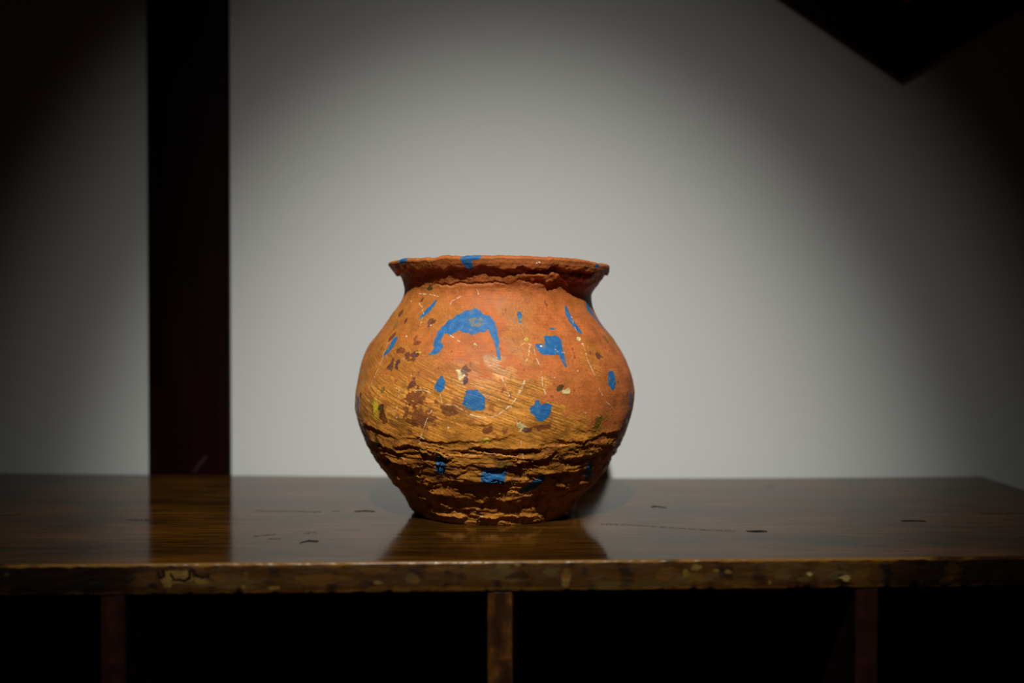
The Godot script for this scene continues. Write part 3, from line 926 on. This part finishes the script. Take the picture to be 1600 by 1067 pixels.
func pot_paint() -> StandardMaterial3D:
	var big := noise_map(noise(101, 0.006, 4), TW, TH)
	var mid := noise_map(noise(102, 0.022, 4), TW, TH)
	var fin := noise_map(noise(103, 0.12, 3), TW, TH)
	var str := noise_map(noise(104, 0.17, 3), 150, 1024, TW, 1024)    # brush strokes, laid slanting
	var hor := noise_map(noise(105, 0.16, 2), 100, TH, TW, TH)        # brush strokes round the shoulder
	var col := PackedByteArray()
	col.resize(TW * TH * 3)
	var bmp := PackedByteArray()
	bmp.resize(TW * TH)
	var rgh := PackedByteArray()
	rgh.resize(TW * TH)
	var terra := Vector3(214, 116, 52)
	var ochre := Vector3(214, 138, 52)
	var umber := Vector3(128, 70, 28)
	var plum := Vector3(116, 62, 40)
	for y in TH:
		var hm := (1.0 - (y + 0.5) / TH) * TOP_H * 1000.0
		for x in TW:
			var i := y * TW + x
			var deg := ((x + 0.5) / TW - 0.5) * 360.0
			var b := big[i] / 255.0
			var m := mid[i] / 255.0
			var f := fin[i] / 255.0
			var s := str[((y + 8192 - (x >> 1) * 9 / 10) & 1023) * TW + x] / 255.0
			var w := hor[i] / 255.0
			# where the ochre varnish was brushed on: below a line that drops to the right
			var line := 112.0 - 40.0 * smoothstep(12.0, 42.0, deg) - 8.0 * smoothstep(-25.0, -50.0, deg)
			var o := smoothstep(8.0, -8.0, hm - line + (m - 0.5) * 40.0 + (b - 0.5) * 24.0)
			var sh := smoothstep(0.5, 0.75, b + 0.12 * smoothstep(-15.0, -45.0, deg)) * smoothstep(170.0, 150.0, hm) * 0.6
			o = maxf(o, sh * smoothstep(95.0, 120.0, hm))
			var v := terra.lerp(Vector3(206, 122, 44), 0.8 * smoothstep(-8.0, -50.0, deg)) * (0.90 + 0.22 * (m - 0.5) + 0.16 * (f - 0.5) + 0.09 * (w - 0.5))
			var oc := ochre * (0.92 + 0.30 * (m - 0.5) + 0.75 * (s - 0.44) * smoothstep(0.3, 0.6, m + 0.15) * smoothstep(50.0, 80.0, hm) * smoothstep(140.0, 112.0, hm) + 0.2 * (f - 0.5))
			oc = oc.lerp(Vector3(236, 172, 88), 0.55 * smoothstep(0.56, 0.78, s) * smoothstep(70.0, 85.0, hm) * smoothstep(135.0, 112.0, hm))
			v = v.lerp(oc, o)
			v = v.lerp(Vector3(148, 94, 28), 0.6 * smoothstep(66.0, 50.0, hm) * smoothstep(0.42, 0.62, m * 0.5 + f * 0.2 + b * 0.3))
			# brown smears in the varnish
			v = v.lerp(umber, o * 0.6 * smoothstep(0.55, 0.72, m * 0.6 + b * 0.4 + 0.03 * smoothstep(70.0, 50.0, hm)))
			v = v.lerp(plum, 0.65 * smoothstep(0.76, 0.86, m * 0.85 + f * 0.15))
			# brown neck under the lip
			v = v.lerp(umber * 1.1, 0.45 * smoothstep(168.0, 176.0, hm) * smoothstep(0.42, 0.62, m))
			col[i * 3] = clampi(int(v.x), 0, 255)
			col[i * 3 + 1] = clampi(int(v.y), 0, 255)
			col[i * 3 + 2] = clampi(int(v.z), 0, 255)
			bmp[i] = clampi(int(110.0 + 60.0 * (f - 0.5) + 50.0 * (m - 0.5) + o * 90.0 * (s - 0.5) + (1.0 - o) * 18.0 * (w - 0.5)), 0, 255)
			rgh[i] = clampi(int(172.0 - 50.0 * o + 50.0 * (f - 0.5) + 40.0 * (m - 0.5)), 60, 255)
	# --- shaped marks: each visits only the window round it; distances in millimetres on the surface
	var nz := noise(111, 0.045, 2)
	var wear := noise(112, 0.05, 4)
	var scan := func(deg: float, hm: float, reach: float, each: Callable) -> void:
		var rad := 0.5 * (radii(hm / 1000.0).x + radii(hm / 1000.0).y) * 1000.0
		var h2 := radii(clampf(hm / 1000.0 + 0.004, 0.0, 0.19))
		var h1 := radii(clampf(hm / 1000.0 - 0.004, 0.0, 0.19))
		var steep := sqrt(1.0 + pow(((h2.x + h2.y) - (h1.x + h1.y)) / 0.016, 2.0))
		var px := TAU * rad / TW
		var py := TOP_H * 1000.0 / TH * steep
		var cx := (deg / 360.0 + 0.5) * TW
		var cy := (1.0 - hm / (TOP_H * 1000.0)) * TH
		for y in range(maxi(0, int(cy - reach / py)), mini(TH - 1, int(cy + reach / py)) + 1):
			for x in range(maxi(0, int(cx - reach / px)), mini(TW - 1, int(cx + reach / px)) + 1):
				each.call(y * TW + x, (x + 0.5 - cx) * px, (cy - y - 0.5) * py)
	var blend := func(i: int, c: Vector3, k: float) -> void:
		col[i * 3] = clampi(int(lerpf(col[i * 3], c.x, k)), 0, 255)
		col[i * 3 + 1] = clampi(int(lerpf(col[i * 3 + 1], c.y, k)), 0, 255)
		col[i * 3 + 2] = clampi(int(lerpf(col[i * 3 + 2], c.z, k)), 0, 255)
	# chips and stains
	var tint := [Vector3(205, 178, 48), Vector3(224, 200, 140), Vector3(118, 98, 34), Vector3(88, 48, 42), Vector3(66, 54, 22), Vector3(70, 45, 60), Vector3(112, 58, 32)]
	for ch in CHIPS:
		var kind: int = ch[4]
		scan.call(ch[0], ch[1], maxf(ch[2], ch[3]) * 1.6, func(i: int, dx: float, dy: float) -> void:
			var wob := nz.get_noise_2d(i % TW, i / TW)
			var d := sqrt(pow(dx / ch[2], 2.0) + pow(dy / ch[3], 2.0)) + 0.75 * wob
			var k := 1.0 - smoothstep(0.75, 1.0, d)
			if k <= 0.0:
				return
			var wr := 0.5 + 0.9 * wear.get_noise_2d(i % TW, i / TW)
			var c: Vector3 = tint[kind] * (0.8 + 0.4 * wr)
			blend.call(i, c, k * ([0.95, 0.95, 0.8, 0.75, 0.85, 0.8, 0.75][kind]) * clampf(0.75 + wr, 0.0, 1.0))
			if kind < 2:
				bmp[i] = clampi(int(bmp[i] + 70.0 * k), 0, 255)
			elif kind < 6:
				bmp[i] = clampi(int(bmp[i] - 55.0 * k), 0, 255))
	# blue paint
	for stroke in BLUE:
		var pts: int = stroke.size() / 3
		for q in maxi(pts - 1, 1):
			var o: int = q * 3
			var o2: int = mini(q + 1, pts - 1) * 3
			var hm: float = stroke[o + 1]
			var rad := (radii(hm / 1000.0).x + radii(hm / 1000.0).y) * 500.0
			var g2 := radii(clampf(hm / 1000.0 + 0.004, 0.0, 0.19))
			var g1 := radii(clampf(hm / 1000.0 - 0.004, 0.0, 0.19))
			var steep := sqrt(1.0 + pow(((g2.x + g2.y) - (g1.x + g1.y)) / 0.016, 2.0))
			var to := Vector2(deg_to_rad(stroke[o2] - stroke[o]) * rad, (stroke[o2 + 1] - hm) * steep)
			var ra: float = stroke[o + 2]
			var rb: float = stroke[o2 + 2]
			scan.call(stroke[o], hm, to.length() + maxf(ra, rb) * 1.5, func(i: int, dx: float, dy: float) -> void:
				var wob := nz.get_noise_2d(i % TW + 300.0, i / TW)
				var d := seg_dist(Vector2(dx, dy), Vector2.ZERO, to)
				var r := lerpf(ra, rb, d.y)
				var k := 1.0 - smoothstep(-0.25, 0.25, d.x - r + wob * minf(1.3, 0.28 * r))
				if k <= 0.0:
					return
				var wr := wear.get_noise_2d(i % TW, i / TW)
				var c := Vector3(42, 108, 164) * (1.0 + 0.2 * wr)
				blend.call(i, c, k * (1.0 - 0.6 * smoothstep(0.25, 0.5, wr)))
				rgh[i] = int(lerpf(rgh[i], 150.0, k)))
	# the rubbed patch inside the big blue arch
	scan.call(-7.6, 146.5, 9.0, func(i: int, dx: float, dy: float) -> void:
		var wob := nz.get_noise_2d(i % TW, i / TW + 77.0)
		var d := maxf(absf(dx - 0.3) / 5.4, absf(dy) / 3.9) + 0.6 * wob
		var inner := maxf(absf(dx - 0.6) / 1.8, absf(dy - 0.6) / 1.8) + 0.5 * wob
		var k := (1.0 - smoothstep(0.7, 1.0, d)) * smoothstep(0.6, 0.9, inner)
		blend.call(i, Vector3(150, 122, 96), 0.75 * k))
	# pale scratches
	for line in THREADS:
		for q in line.size() / 2 - 1:
			var hm: float = line[q * 2 + 1]
			var rad := (radii(hm / 1000.0).x + radii(hm / 1000.0).y) * 500.0
			var g2 := radii(clampf(hm / 1000.0 + 0.004, 0.0, 0.19))
			var g1 := radii(clampf(hm / 1000.0 - 0.004, 0.0, 0.19))
			var steep := sqrt(1.0 + pow(((g2.x + g2.y) - (g1.x + g1.y)) / 0.016, 2.0))
			var to := Vector2(deg_to_rad(line[q * 2 + 2] - line[q * 2]) * rad, (line[q * 2 + 3] - hm) * steep)
			scan.call(line[q * 2], hm, to.length() + 1.2, func(i: int, dx: float, dy: float) -> void:
				var wr := wear.get_noise_2d((i % TW) * 1.5, (i / TW) * 1.5 + 500.0)
				var wob := nz.get_noise_2d(i % TW + 900.0, i / TW)
				var d := seg_dist(Vector2(dx, dy), Vector2.ZERO, to)
				var k := (1.0 - smoothstep(0.22, 0.52, d.x + 0.35 * wob)) * smoothstep(-0.22, 0.12, wr)
				if k > 0.0:
					blend.call(i, Vector3(232, 205, 168), 0.85 * k)
					bmp[i] = clampi(int(bmp[i] + 60.0 * k), 0, 255))
	for q in SPECKS.size() / 3:
		var r: float = SPECKS[q * 3 + 2]
		scan.call(SPECKS[q * 3], SPECKS[q * 3 + 1], r * 1.6, func(i: int, dx: float, dy: float) -> void:
			var k := 1.0 - smoothstep(r * 0.6, r, sqrt(dx * dx * 0.7 + dy * dy * 1.3))
			blend.call(i, Vector3(240, 228, 205), k))
	# small flecks all over
	var rng := RandomNumberGenerator.new()
	rng.seed = 7
	for q in 260:
		var kind := rng.randf()
		var r := rng.randf_range(0.15, 0.5) * (1.8 if kind > 0.8 else 1.0)
		var c := Vector3(225, 190, 150) if kind < 0.35 else (Vector3(70, 38, 22) if kind < 0.8 else Vector3(140, 84, 34))
		scan.call(rng.randf_range(-100.0, 100.0), rng.randf_range(8.0, 185.0), r * 1.5, func(i: int, dx: float, dy: float) -> void:
			var k := 1.0 - smoothstep(r * 0.5, r, sqrt(dx * dx + dy * dy))
			blend.call(i, c, k * 0.7))
	var mt := mat(Color.WHITE, 1.0, 0.45)
	mt.albedo_texture = tex(col, TW, TH, Image.FORMAT_RGB8)
	mt.roughness_texture = tex(rgh, TW, TH, Image.FORMAT_L8)
	mt.roughness_texture_channel = BaseMaterial3D.TEXTURE_CHANNEL_RED
	mt.heightmap_enabled = true
	mt.heightmap_texture = tex(bmp, TW, TH, Image.FORMAT_L8)
	mt.heightmap_scale = 0.055
	return mt
